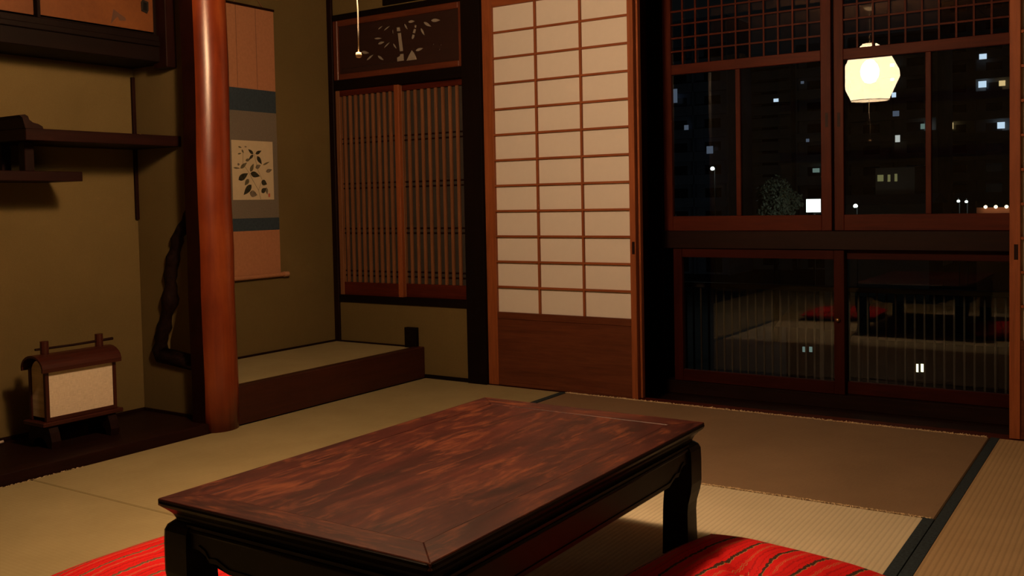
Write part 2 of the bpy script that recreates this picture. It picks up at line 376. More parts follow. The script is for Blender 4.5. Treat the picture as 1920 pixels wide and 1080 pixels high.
# ------------------------------------------------------------------ picture alcove
wl = empty('wall_left', (XB, 3.6, 0), kind='structure')
box('plaster_panel', XB-0.06, XB, 2.90, YW+0.08, 0.0, H, PLASTER, wl, 0)
sill = tag(box('trim_9', -3.56, XT, 3.0, YW-0.001, 0.0, 0.180, 'sill_wood', None, 0.004), kind='structure')
platform = tag(box('trim_10', XB, -3.56, 2.94, YW, 0.0, 0.155, 'dark_wood', None, 0), kind='structure')
alcove_mat = tag(box('alcove_mat', XB+0.012, -3.562, 2.97, YW-0.012, 0.155, 0.172, TATAMI_LEFT, None, 0.003), 'woven rush mat on the raised alcove floor under the hanging scroll', 'mat')
trim(11, XB, XB+0.012, 2.94, YW-0.015, 0.155, 0.182, 'dark_wood')
trim(12, XB+0.012, -3.625, YW-0.012, YW, 0.155, 0.180, 'dark_wood')

# partition between the alcoves, with an opening edged by a gnarled branch
def interp(z, tab):
    for (z0, x0), (z1, x1) in zip(tab, tab[1:]):
        if z0 <= z <= z1: return x0 + (x1-x0)*(z-z0)/(z1-z0)
    return tab[-1][1]
BR = [(0.300, -3.905), (0.377, -3.900), (0.455, -3.865), (0.520, -3.842), (0.582, -3.823), (0.732, -3.800), (0.855, -3.755), (0.953, -3.672), (1.001, -3.620), (1.100, -3.590)]
bm = bmesh.new()
lev = [(0.0, -3.56), (0.284, -3.56), (0.2841, -3.905)] + [(z, x) for z, x in BR] + [(1.13, -3.56), (H, -3.56)]
rows = [[bm.verts.new((XB-0.05, y, z)) for y in (YP, YP+0.06)] + [bm.verts.new((x, y, z)) for y in (YP+0.06, YP)] for z, x in lev]
for a, b in zip(rows, rows[1:]):
    for k in range(4): bm.faces.new((a[k], a[(k+1) % 4], b[(k+1) % 4], b[k]))
bm.faces.new(rows[0]); bm.faces.new(rows[-1])
pw = tag(from_bm('wall_partition', bm, PLASTER), kind='structure')
brn = empty('branch_edging', (-3.8, YP+0.03, 0.30), 'gnarled dark branch edging the opening beside the polished pillar', 'branch')
BARK = plain('branch_bark', (0.010, 0.0042, 0.0028), 0.75, 0.08, 0, 0.5, 40, 0.8)
rr = random.Random(5)
pts, rad = [], []
zz = 0.285
while zz < 1.12:
    pts.append((interp(zz, BR)+rr.uniform(-.004, .004)-0.008, YP+0.012+rr.uniform(-.003, .003), zz))
    rad.append((0.034 if zz < 0.40 else 0.034 if zz < .58 else 0.032 if zz < 0.86 else 0.028)*rr.uniform(0.78, 1.16) + (0.009 if 0.55 < zz < 0.60 else 0)); zz += 0.027
rad[-1] *= 0.7
bm = bmesh.new(); tube_bm(bm, pts, rad, 9, ref=(0, 1, 0)); from_bm('trunk', bm, BARK, brn, smooth=True)
bm = bmesh.new(); tube_bm(bm, [(-3.935, YP+.012, .292), (-3.87, YP+.012, .296), (-3.80, YP+.012, .297), (-3.72, YP+.012, .288), (-3.64, YP+.012, .280), (-3.57, YP+.012, .276)], [0.014, 0.021, 0.018, 0.020, 0.022, 0.022], 9); from_bm('foot', bm, BARK, brn, smooth=True)

# polished alcove pillar
def pillar_mat():
    m, nt, b = new_mat('polished_cedar')
    v = objcoord(nt, (9, 9, 0.7), rnd=False); n1 = noise(nt, v, 2.0, 5, 0.6, 0.8)
    v2 = objcoord(nt, (1, 1, 0.6), rnd=False); n2 = noise(nt, v2, 7.0, 3, 0.5)
    mx = N(nt, 'ShaderNodeMix'); mx.inputs['Factor'].default_value = 0.45
    nt.links.new(n1, mx.inputs['A']); nt.links.new(n2, mx.inputs['B'])
    nt.links.new(ramp(nt, mx.outputs['Result'], [(0.3, (0.08, 0.012, 0.004)), (0.5, (0.165, 0.027, 0.0065)), (0.68, (0.25, 0.055, 0.013))]), b.inputs['Base Color'])
    b.inputs['Roughness'].default_value = 0.30; b.inputs['Specular IOR Level'].default_value = 0.5
    bump(nt, b, n1, 0.12, 0.002); return m
bm = bmesh.new(); rings = []; rr = random.Random(11)
yc, hw = 2.912, 0.091
for i in range(13):
    z = i*H/12; wob = rr.uniform(-0.003, 0.003); sc = 1.03 - 0.03*i/12 + rr.uniform(-.008, .008)
    ring = []
    prof = [(-3.60, -hw), (-3.525, -hw)]
    for k in range(11):
        t = math.radians(-62 + 124*k/10)
        prof.append((-3.515 + 0.055*(math.cos(t)-math.cos(math.radians(62)))/(1-math.cos(math.radians(62))), hw*math.sin(t)/math.sin(math.radians(62))))
    prof += [(-3.525, hw), (-3.60, hw)]
    for x, dy in prof: ring.append(bm.verts.new((-3.55+(x+3.55)*sc + wob*0.5, yc+dy*sc+wob, z)))
    rings.append(ring)
nn = len(rings[0])
for a, b in zip(rings, rings[1:]):
    for k in range(nn): bm.faces.new((a[k], a[(k+1) % nn], b[(k+1) % nn], b[k]))
bm.faces.new(rings[0]); bm.faces.new(rings[-1])
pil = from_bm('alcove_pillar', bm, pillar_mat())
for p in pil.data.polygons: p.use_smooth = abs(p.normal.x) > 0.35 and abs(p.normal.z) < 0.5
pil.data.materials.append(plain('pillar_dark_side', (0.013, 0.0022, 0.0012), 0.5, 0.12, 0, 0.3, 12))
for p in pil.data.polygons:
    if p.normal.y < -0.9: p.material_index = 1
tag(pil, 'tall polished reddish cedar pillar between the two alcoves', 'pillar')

# ------------------------------------------------------------------ hanging scroll
sc_ = empty('hanging_scroll', (XB+0.012, 3.75, 0.60), 'hanging scroll with an ink painting of leaves on the alcove wall', 'scroll')
sx = XB+0.006
sy0, sy1 = 3.545, 3.915
SALMON = plain('scroll_salmon', (0.40, 0.185, 0.095), 0.85, 0.1, 0, 0.08, 60)
NAVY = plain('scroll_navy', (0.036, 0.054, 0.072), 0.85, 0.1, 0, 0.2, 90)
GREYC = plain('scroll_grey', (0.165, 0.140, 0.108), 0.85, 0.1, 0, 0.12, 150)
def strip(name, z0, z1, m, dx=0.0): return box(name, sx+dx, sx+dx+0.0016, sy0, sy1, z0, z1, m, sc_, 0)
strip('upper_silk', 1.652, 2.105, SALMON)
for yy in (3.64, 3.78): box('hanging_ribbon', sx+0.0017, sx+0.0025, yy, yy+0.004, 1.655, 2.10, plain('ribbon', (0.25, 0.11, 0.055), 0.8), sc_, 0)
strip('navy_band', 1.528, 1.652, NAVY)
strip('grey_mount', 0.938, 1.528, GREYC)
strip('navy_band', 0.868, 0.938, NAVY)
strip('lower_silk', 0.622, 0.868, SALMON)
paper = box('painting_paper', sx+0.0016, sx+0.0026, 3.585, 3.880, 1.040, 1.366, plain('washi', (0.56, 0.47, 0.31), 0.8, 0.1, 0, 0.05, 20), sc_, 0)
INK = [plain('ink_dark', (0.035, 0.034, 0.022), 0.85, 0.1, 0, 0.5, 60), plain('ink_mid', (0.12, 0.105, 0.06), 0.85, 0.1, 0, 0.3, 60), plain('ink_light', (0.17, 0.14, 0.10), 0.85, 0.1, 0, 0.25, 60)]
for k in range(3):
    bm = bmesh.new()
    for (a0, b0, a1, b1, w, kk) in PLEAF:
        if kk == k: prism_bm(bm, leaf_poly(a0, b0, a1, b1, w, 7, 0.75), lambda a, b, t: (t, a, b), sx+0.0026, sx+0.0030-0.00008*k)
    from_bm('painted_leaves', bm, INK[k], paper)
bm = bmesh.new()
for l in PSTEM: tube_bm(bm, [(sx+0.0026, a, b) for a, b in l], 0.0011, 5)
from_bm('painted_stem', bm, INK[1], paper)
box('seal_mark', sx+0.0026, sx+0.003, 3.838, 3.850, 1.054, 1.075, plain('seal_red', (0.45, 0.10, 0.06), 0.8), paper, 0)
bm = bmesh.new(); tube_bm(bm, [(XB+0.018, sy0-0.03, 0.612), (XB+0.018, sy1+0.012, 0.612)], 0.0125, 12); from_bm('roller', bm, SALMON, sc_, smooth=False)
for a, b in ((sy0-0.06, sy0-0.03), (sy1+0.012, sy1+0.045)):
    bm = bmesh.new(); tube_bm(bm, [(XB+0.018, a, 0.612), (XB+0.018, b, 0.612)], 0.0155, 12); from_bm('roller_knob', bm, plain('roller_wood', (0.42, 0.22, 0.12), 0.45), sc_)
box('top_rod', sx, sx+0.012, sy0, sy1, 2.100, 2.112, 'dark_wood', sc_)
bm = bmesh.new(); tube_bm(bm, [(sx+.006, sy0+.08, 2.11), (sx+.006, 3.73, 2.22), (sx+.006, sy1-.08, 2.11)], 0.002, 5); from_bm('hanging_cord', bm, plain('ribbon', (0.25, 0.11, 0.055)), sc_)

# ------------------------------------------------------------------ shelf alcove
ws = empty('wall_alcove', (XS, 2.0, 0), kind='structure')
box('plaster_panel', XS-0.06, XS, 0.2, YP, 0.0, H, PLASTER, ws, 0)
box('plaster_panel', XS-0.06, XT, 0.10, 0.2, 0.0, H, PLASTER, ws, 0)
box('plaster_panel', -3.60, -3.52, -1.03, 0.10, 0.0, H, PLASTER, ws, 0)
trim(13, XS, -3.535, 0.2, YP, -0.05, 0.042, 'dark_wood')
trim(14, -3.535, XT, 0.2, 2.825, -0.05, 0.044, 'shelf_wood')
trim(15, XS, XS+0.016, YP-0.016, YP, 0.952, 1.62, 'shelf_wood')
trim(16, XS, -3.60, YP-0.008, YP, 0.042, 0.056, 'dark_wood')
trim(17, XS, XS+0.008, 0.2, YP-0.008, 0.042, 0.056, 'dark_wood')
sh = empty('staggered_shelf', (XS, 2.4, 1.12), 'dark red staggered wall shelves with a raised lip in the left alcove', 'shelf')
box('upper_board', XS, -3.694, 2.150, YP, 1.280, 1.327, 'shelf_wood', sh, 0.002)
box('lower_board', XS, -3.757, 1.45, 2.427, 1.122, 1.162, 'shelf_wood', sh, 0.002)
for x0 in (-3.83, -4.0): box('strut', x0, x0+0.045, 2.195, 2.235, 1.162, 1.280, 'dark_wood', sh, 0.002)
bm = bmesh.new()      # upturned lip (profile in Y-Z, swept along X)
lip = [(2.150, 1.327), (2.225, 1.327), (2.222, 1.336), (2.205, 1.345), (2.182, 1.350), (2.168, 1.360), (2.163, 1.374), (2.150, 1.380), (2.128, 1.376), (2.140, 1.366)]
prism_bm(bm, lip, lambda a, b, t: (t, a, b), XS+0.001, -3.696); from_bm('raised_lip', bm, wood('dark_wood', 'X'), sh)
# high cupboard with sliding doors
cab = empty('wall_cupboard', (-3.9, 2.3, 1.66), 'high wall cupboard with gold paper sliding doors at the top left', 'cupboard')
box('base_board', XS, -3.755, 0.9, YP, 1.660, 1.780, 'post_wood', cab, 0.003)
box('bottom_lip', -3.772, -3.742, 0.9, YP-0.058, 1.728, 1.752, 'post_wood', cab, 0.003)
hp = box('hanging_post', -3.800, -3.705, YP-0.055, YP-0.001, 1.635, H, 'shelf_wood', cab, 0.003)
box('back_panel', XS, XS+0.01, 0.9, YP-0.06, 1.78, H-0.02, 'dark_wood', cab, 0)
def gold_mat():
    m, nt, b = new_mat('gold_paper')
    v = objcoord(nt, (1, 1, 1), rnd=False); n1 = noise(nt, v, 5, 5, 0.65); n2 = noise(nt, v, 70, 3, 0.6)
    mx = N(nt, 'ShaderNodeMix'); mx.inputs['Factor'].default_value = 0.3
    nt.links.new(n1, mx.inputs['A']); nt.links.new(n2, mx.inputs['B'])
    nt.links.new(ramp(nt, mx.outputs['Result'], [(0.3, (0.095, 0.029, 0.0055)), (0.7, (0.15, 0.050, 0.0105))]), b.inputs['Base Color'])
    b.inputs['Roughness'].default_value = 0.6; b.inputs['Specular IOR Level'].default_value = 0.3; return m
GOLD = gold_mat()
def fusuma(y0, y1, x, pull_y, leaf=True):
    d = box('door', x-0.016, x, y0+0.014, y1-0.014, 1.794, 2.33, GOLD, cab, 0)
    box('door_frame', x-0.018, x+0.004, y0, y0+0.014, 1.780, 2.344, 'post_wood', d); box('door_frame', x-0.018, x+0.004, y1-0.014, y1, 1.780, 2.344, 'post_wood', d)
    box('door_frame', x-0.018, x+0.004, y0+0.014, y1-0.014, 1.780, 1.787, 'post_wood', d, 0.001); box('door_frame', x-0.018, x+0.004, y0+0.014, y1-0.014, 2.33, 2.344, 'post_wood', d)
    bm = bmesh.new(); prism_bm(bm, [(pull_y-0.018, 1.880), (pull_y+0.010, 1.872), (pull_y+0.019, 1.888), (pull_y+0.019, 1.925), (pull_y-0.010, 1.932), (pull_y-0.019, 1.918)], lambda a, b, t: (t, a, b), x, x+0.003)
    pu = from_bm('door_pull', bm, DARK_METAL, d)
    bm = bmesh.new(); prism_bm(bm, [(pull_y-0.010, 1.886), (pull_y+0.010, 1.884), (pull_y+0.010, 1.918), (pull_y-0.008, 1.922)], lambda a, b, t: (t, a, b), x+0.003, x+0.0034)
    from_bm('pull_hollow', bm, plain('hollow_black', (0.004, 0.004, 0.004), 0.7, 0.1), d)
    if leaf:
        bm = bmesh.new()
        prism_bm(bm, [(2.595, 1.800), (2.610, 1.868), (2.640, 1.852), (2.668, 1.838), (2.670, 1.826), (2.640, 1.822), (2.630, 1.838), (2.615, 1.825)], lambda a, b, t: (t, a, b), x, x+0.0005)
        bmesh.ops.triangulate(bm, faces=[f for f in bm.faces if len(f.verts) > 4])
        from_bm('leaf_print', bm, plain('leaf_ink', (0.07, 0.032, 0.018), 0.7), d)
fusuma(2.262, 2.824, -3.772, 2.768)
fusuma(1.66, 2.275, -3.795, 1.75, False)
box('top_rail', -3.83, -3.755, 0.9, YP-0.056, 2.345, H, 'dark_wood', cab)
# little cable end on the alcove boards
bm = bmesh.new(); tube_bm(bm, [(-3.99, 1.98, .060), (-3.97, 2.06, .058), (-3.95, 2.115, .056), (-3.948, 2.15, .058)], 0.006, 8)
cb = from_bm('power_cable', bm, plain('white_plastic', (0.55, 0.45, 0.36), 0.5), smooth=True); tag(cb, 'pale cable end lying on the alcove boards left of the lantern', 'cable')

# ------------------------------------------------------------------ paper floor lantern in the shelf alcove
ln = empty('floor_lantern', (-3.78, 2.365, 0.042), 'unlit floor lantern with a curved wooden roof and linen panels in the alcove', 'lantern')
LX0, LX1, LY0, LY1 = -3.842, -3.720, 2.205, 2.525
LINEN = None
def linen_mat():
    m, nt, b = new_mat('linen'); v = objcoord(nt, (1, 40, 900), rnd=False); v2 = objcoord(nt, (1, 900, 40), rnd=False)
    n1 = noise(nt, v, 1, 3, 0.6); n2 = noise(nt, v2, 1, 3, 0.6)
    ad = N(nt, 'ShaderNodeMath', operation='ADD'); nt.links.new(n1, ad.inputs[0]); nt.links.new(n2, ad.inputs[1])
    hv = N(nt, 'ShaderNodeMath', operation='MULTIPLY'); hv.inputs[1].default_value = 0.5; nt.links.new(ad.outputs[0], hv.inputs[0])
    nt.links.new(ramp(nt, hv.outputs[0], [(0.35, (0.52, 0.43, 0.30)), (0.62, (0.80, 0.69, 0.53))]), b.inputs['Base Color'])
    b.inputs['Roughness'].default_value = 0.9; b.inputs['Specular IOR Level'].default_value = 0.1; bump(nt, b, hv.outputs[0], 0.3, 0.001); return m
LINEN = linen_mat()
for x in (LX0, LX1-0.016):
    for y in (LY0, LY1-0.016): box('corner_post', x, x+0.016, y, y+0.016, 0.150, 0.360, 'lantern_wood', ln, 0.001)
box('linen_panel', LX1-0.007, LX1-0.004, LY0+0.016, LY1-0.016, 0.165, 0.354, LINEN, ln, 0)
box('linen_panel', LX0+0.004, LX0+0.007, LY0+0.016, LY1-0.016, 0.165, 0.354, LINEN, ln, 0)
def arch(y):
    bm = bmesh.new(); xm = (LX0+LX1)/2
    top = [(xm+(LX1-LX0)*0.5*0.78*math.cos(t), 0.340+0.055*math.sin(t)) for t in [math.pi*k/8 for k in range(9)]]
    prism_bm(bm, [(xm-(LX1-LX0)*0.39, 0.165)] + [(xm+(LX1-LX0)*0.39, 0.165)] + top[0:], lambda a, b, t: (a, t, b), y, y+0.003)
    from_bm('end_panel', bm, LINEN, ln)
arch(LY0+0.006); arch(LY1-0.009)
box('top_rail', LX1-0.015, LX1, LY0+0.016, LY1-0.016, 0.354, 0.366, 'lantern_wood', ln, 0.001); box('top_rail', LX0, LX0+0.015, LY0+0.016, LY1-0.016, 0.354, 0.366, 'lantern_wood', ln, 0.001)
box('bottom_rail', LX1-0.015, LX1, LY0+0.016, LY1-0.016, 0.150, 0.166, 'lantern_wood', ln, 0.001); box('bottom_rail', LX0, LX0+0.015, LY0+0.016, LY1-0.016, 0.150, 0.166, 'lantern_wood', ln, 0.001)
bm = bmesh.new(); xm = (LX0+LX1)/2       # curved roof shell
o_, i_ = [], []
for k in range(13):
    t = math.pi*(-0.06 + 1.12*k/12); o_.append((xm+0.079*math.cos(t), 0.362+0.056*math.sin(t))); i_.append((xm+0.070*math.cos(t), 0.362+0.047*math.sin(t)))
for k in range(12): prism_bm(bm, [o_[k], o_[k+1], i_[k+1], i_[k]], lambda a, b, t: (a, t, b), LY0-0.020, LY1+0.016)
bmesh.ops.remove_doubles(bm, verts=bm.verts, dist=1e-5); from_bm('roof', bm, wood('lantern_wood', 'Y'), ln)
for y in (LY0+0.038, LY1-0.036): 
    bm = bmesh.new(); tube_bm(bm, [(xm, y, 0.412), (xm, y, 0.470)], 0.0165, 12); from_bm('roof_post', bm, wood('lantern_wood', 'Z'), ln)
bm = bmesh.new(); tube_bm(bm, [(xm, LY0-0.002, 0.440), (xm, 2.37, 0.4385), (xm, LY1+0.030, 0.442)], [0.0048, 0.0050, 0.0062], 8); from_bm('carry_rod', bm, wood('dark_wood', 'Y'), ln)
box('base_board', LX0-0.014, LX1+0.014, LY0-0.022, LY1+0.020, 0.132, 0.150, 'lantern_wood', ln, 0.003)
for y in (LY0+0.004, LY1-0.050):
    bm = bmesh.new(); A = [(-0.093, 0.132-0.042), (0.093, 0.132-0.042), (0.085, 0.110), (0.070, 0.132), (-0.070, 0.132), (-0.085, 0.110)]
    pts = [(-0.088, 0.043), (-0.058, 0.043), (-0.045, 0.066), (-0.020, 0.080), (0.020, 0.080), (0.045, 0.066), (0.058, 0.043), (0.088, 0.043), (0.092, 0.070), (0.080, 0.105), (0.066, 0.132), (-0.066, 0.132), (-0.080, 0.105), (-0.092, 0.070)]
    prism_bm(bm, [(xm+a*0.92, b) for a, b in pts], lambda a, b, t: (a, t, b), y, y+0.040)
    bmesh.ops.triangulate(bm, faces=[f for f in bm.faces if len(f.verts) > 4]); from_bm('foot', bm, wood('dark_wood', 'X'), ln)

# ------------------------------------------------------------------ paper screens (shoji)
def shoji(name, x0, x1, y0, sl, sr, ncol, pull_x):
    d = empty(name, ((x0+x1)/2, y0+0.015, 0), kind='structure'); y1 = y0+0.03
    zb, zt, zTop = 0.403, 2.048, 2.10
    box('stile', x0, x0+sl, y0, y1, 0.002, zTop, 'shoji_wood', d, 0.002); st = box('stile', x1-sr, x1, y0, y1, 0.002, zTop, 'shoji_wood', d, 0.002)
    box('rail', x0+sl, x1-sr, y0+0.002, y1-0.002, zt, zTop, 'shoji_wood', d, 0.002)
    box('rail', x0+sl, x1-sr, y0+0.002, y1-0.002, 0.366, zb, 'wainscot', d, 0.002)
    box('rail', x0+sl, x1-sr, y0+0.002, y1-0.002, 0.002, 0.020, 'wainscot', d, 0.002)
    box('lower_panel', x0+sl, x1-sr, y0+0.006, y1-0.006, 0.020, 0.366, 'wainscot', d, 0, 'X')
    n = 12; hz = (zt-zb)/n; wx = (x1-sr-x0-sl)/ncol; k = 0.0055
    for i in range(1, n): box('lattice_bar', x0+sl, x1-sr, y0+0.004, y0+0.018, zb+hz*i-k, zb+hz*i+k, 'shoji_wood', d, 0.0008)
    for j in range(1, ncol): box('lattice_bar', x0+sl+wx*j-k, x0+sl+wx*j+k, y0+0.0035, y0+0.0185, zb, zt, 'shoji_wood', d, 0.0008)
    for i in range(n):
        for j in range(ncol): box('paper_pane', x0+sl+wx*j, x0+sl+wx*(j+1), y0+0.0186, y0+0.0196, zb+hz*i, zb+hz*(i+1), PAPER, d, 0)
    if pull_x is not None:
        box('finger_pull', pull_x-0.0075, pull_x+0.0075, y0-0.0006, y0+0.004, 0.728, 0.790, 'dark_wood', st if pull_x > (x0+x1)/2 else d, 0.0004)
    return d
shoji('door_1', -3.060, -2.155, YW+0.006, 0.064, 0.032, 3, -2.168)
shoji('door_2', -3.058, -2.146, YW+0.043, 0.064, 0.036, 3, None)
shoji('door_3', -0.494, 0.40, YW+0.006, 0.040, 0.055, 3, -0.470)
shoji('door_4', -0.44, 0.46, YW+0.043, 0.055, 0.055, 3, None)
thr = tag(box('trim_18', -3.06, 1.36, YW+0.001, YW+0.085, -0.055, -0.001, 'window_wood', None, 0.001), kind='structure')
trim(19, -3.06, 1.36, YW-0.002, YW+0.085, 2.101, 2.16, 'post_wood')
wf2 = box('plaster_panel', -3.05, 1.36, YW+0.005, YW+0.08, 2.16, H, PLASTER, wf, 0)
box('plaster_panel', 0.52, 1.36, YW+0.005, YW+0.08, 0.0, 2.101, PLASTER, wf, 0)

# ------------------------------------------------------------------ veranda strip and glazed sashes
vf = tag(box('veranda_floor', -3.3, 1.4, YW+0.086, 5.02, -0.12, -0.066, 'dark_wood', None, 0), kind='structure')
for i in range(4):
    y0 = YW+0.088 + i*0.108; box('floor_plank', -3.3, 1.4, y0, y0+0.105, -0.066, -0.048, 'dark_wood', vf, 0.001)
YG = 4.90
trim(20, -2.305, -2.222, YG-0.065, YG+0.075, -0.048, H, 'post_wood')
trim(21, -2.222, 1.36, YG-0.060, YG+0.060, 0.735, 0.826, 'dark_wood')
trim(22, -2.222, 1.36, YG-0.060, YG+0.060, -0.048, 0.020, 'dark_wood')
trim(23, -3.3, 1.36, YG-0.060, YG+0.060, 2.262, H, 'dark_wood')
trim(24, -3.3, -2.305, YG-0.060, YG+0.060, 0.735, 0.826, 'dark_wood')
trim(25, -3.3, -2.305, YG-0.060, YG+0.060, -0.048, 0.020, 'dark_wood')
vw = tag(box('wall_veranda', -3.36, -3.30, YW+0.086, 5.0, -0.12, H, PLASTER, None, 0), kind='structure')
vw2 = tag(box('wall_veranda_far', 1.36, 1.42, YW+0.086, 5.0, -0.12, H, PLASTER, None, 0), kind='structure')
def upper_sash(i, x0, x1, yc, kx0, pull=None):
    w = empty(f'window_{i}', ((x0+x1)/2, yc, 0.827), kind='structure'); a, b = yc-0.015, yc+0.015; s = 0.050
    st0 = box('stile', x0, x0+s, a, b, 0.827, 2.26, 'window_wood', w, 0.002); st1 = box('stile', x1-s, x1, a, b, 0.827, 2.26, 'window_wood', w, 0.002)
    box('rail', x0+s, x1-s, a+0.001, b-0.001, 0.827, 0.905, 'window_wood', w, 0.002)
    box('rail', x0+s, x1-s, a+0.001, b-0.001, 1.660, 1.712, 'window_wood', w, 0.002)
    box('rail', x0+s, x1-s, a+0.001, b-0.001, 2.205, 2.26, 'window_wood', w, 0.002)
    xm = (x0+x1)/2 - 0.028
    box('mullion', xm-0.0125, xm+0.0125, a+0.003, b-0.003, 0.905, 1.66, 'window_wood', w, 0.002)
    x = kx0
    while x < x1-s-0.01:
        box('lattice_bar', x-0.0045, x+0.0045, a+0.004, a+0.013, 1.712, 2.205, 'window_wood', w, 0.0006); x += 0.0736
    for k in range(7): box('lattice_bar', x0+s, x1-s, a+0.0045, a+0.0135, 1.712+0.0705*k+0.066, 1.712+0.0705*k+0.075, 'window_wood', w, 0.0006)
    box('pane', x0+s-.004, xm, yc+0.002, yc+0.005, 0.90, 1.664, GLASS, w, 0); box('pane', xm, x1-s+.004, yc+0.002, yc+0.005, 0.90, 1.664, GLASS, w, 0)
    box('pane', x0+s-.004, x1-s+.004, yc+0.002, yc+0.005, 1.708, 2.21, GLASS, w, 0)
    if pull is not None: box('finger_pull', pull-0.007, pull+0.007, a-0.0006, a+0.003, 1.335, 1.405, 'dark_wood', w, 0.0004)
upper_sash(1, -2.222, -1.330, YG-0.032, -2.180, -1.352)
upper_sash(2, -1.330, -0.400, YG+0.002, -1.214, -1.303)
upper_sash(6, -3.25, -2.306, YG-0.032, -3.16)
upper_sash(7, -0.400, 0.50, YG-0.032, -0.31)
def lower_sash(i, x0, x1, yc, tilt=0.0):
    w = empty(f'window_{i}', ((x0+x1)/2, yc, 0.022), kind='structure'); a, b = yc-0.016, yc+0.016; s = 0.050
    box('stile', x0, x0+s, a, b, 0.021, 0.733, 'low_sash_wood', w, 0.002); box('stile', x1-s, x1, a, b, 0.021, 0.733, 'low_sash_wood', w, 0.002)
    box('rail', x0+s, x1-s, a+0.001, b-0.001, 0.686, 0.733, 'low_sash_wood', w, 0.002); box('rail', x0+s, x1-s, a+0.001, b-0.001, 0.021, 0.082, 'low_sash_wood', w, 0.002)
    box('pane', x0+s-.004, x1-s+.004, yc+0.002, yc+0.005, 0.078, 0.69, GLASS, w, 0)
    return w
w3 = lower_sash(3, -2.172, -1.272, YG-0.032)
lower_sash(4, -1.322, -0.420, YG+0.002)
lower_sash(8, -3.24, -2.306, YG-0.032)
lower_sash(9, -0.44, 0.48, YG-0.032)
bm = bmesh.new(); lathe_bm(bm, [(0.002, 0), (0.010, 0.001), (0.012, 0.006), (0.009, 0.012), (0.004, 0.015)], 14, cap0=True, cap1=True)
bmesh.ops.rotate(bm, cent=(0, 0, 0), matrix=Matrix.Rotation(math.radians(90), 3, 'X'), verts=bm.verts)
from_bm('lock_knob', bm, BRASS, w3, Matrix.Translation((-1.302, YG-0.048, 0.389)), True)

# ------------------------------------------------------------------ low table
def table_mat(axis):
    m, nt, b = new_mat(f'table_lacquer_{axis}')
    sc = (1.2, 9, 9) if axis == 'X' else (9, 1.2, 9)
    v = objcoord(nt, sc, rnd=False); n1 = noise(nt, v, 2.2, 6, 0.62, 0.6)
    v2 = objcoord(nt, (7, 2.6, 3) if axis == 'Y' else (2.6, 7, 3), rnd=False); n2 = noise(nt, v2, 2.1, 8, 0.74, 0.8)
    v3 = objcoord(nt, (60, 7, 20) if axis == 'Y' else (7, 60, 20), rnd=False); n3 = noise(nt, v3, 1.5, 3, 0.7)
    base = ramp(nt, n1, [(0.3, (0.016, 0.0036, 0.0036)), (0.52, (0.038, 0.0078, 0.0060)), (0.72, (0.075, 0.0155, 0.0090))])
    wf_ = N(nt, 'ShaderNodeMath', operation='MULTIPLY_ADD'); wf_.inputs[1].default_value = 0.45; nt.links.new(n3, wf_.inputs[0]); nt.links.new(n2, wf_.inputs[2])
    wear = ramp(nt, wf_.outputs[0], [(0.73, (0, 0, 0)), (0.93, (1, 1, 1))])
    mx = N(nt, 'ShaderNodeMix', data_type='RGBA'); nt.links.new(wear, mx.inputs[0]); nt.links.new(base, mx.inputs[6]); mx.inputs[7].default_value = (0.14, 0.038, 0.014, 1)
    nt.links.new(mx.outputs[2], b.inputs['Base Color'])
    rg = N(nt, 'ShaderNodeMapRange'); rg.inputs['To Min'].default_value = 0.36; rg.inputs['To Max'].default_value = 0.6
    nt.links.new(n2, rg.inputs['Value']); nt.links.new(rg.outputs[0], b.inputs['Roughness'])
    b.inputs['Specular IOR Level'].default_value = 0.22
    bump(nt, b, n3, 0.06, 0.001); return m
TBX, TBY = table_mat('X'), table_mat('Y')
TBL = plain('table_black', (0.0050, 0.0026, 0.0019), 0.4, 0.15, 0, 0.3, 14)
tx, ty, thx, thy, tz = -1.447, 1.956, 0.384, 0.630, 0.365
tb = empty('low_table', (tx, ty, 0), 'worn dark lacquered low table in the middle of the tatami floor', 'table')
F_ = 0.078
def miter(pts, z0, z1, m, name):
    bm = bmesh.new(); prism_bm(bm, pts, lambda a, b, t: (a, b, t), z0, z1)
    bmesh.ops.bevel(bm, geom=bm.edges[:], offset=0.0016, segments=1, affect='EDGES')
    return from_bm(name, bm, m, tb)
ex = 0.004
x0, x1, y0, y1 = tx-thx+ex, tx+thx-ex, ty-thy+ex, ty+thy-ex
miter([(x0, y0), (x1, y0), (x1-F_, y0+F_), (x0+F_, y0+F_)], tz-0.016, tz, TBX, 'top_frame')
miter([(x1, y1), (x0, y1), (x0+F_, y1-F_), (x1-F_, y1-F_)], tz-0.016, tz, TBX, 'top_frame')
miter([(x0, y1), (x0, y0), (x0+F_, y0+F_), (x0+F_, y1-F_)], tz-0.016, tz, TBY, 'top_frame')
miter([(x1, y0), (x1, y1), (x1-F_, y1-F_), (x1-F_, y0+F_)], tz-0.016, tz, TBY, 'top_frame')
box('top_panel', x0+F_+0.0006, x1-F_-0.0006, y0+F_+0.0006, y1-F_-0.0006, tz-0.016, tz-0.0010, TBY, tb, 0.0008)
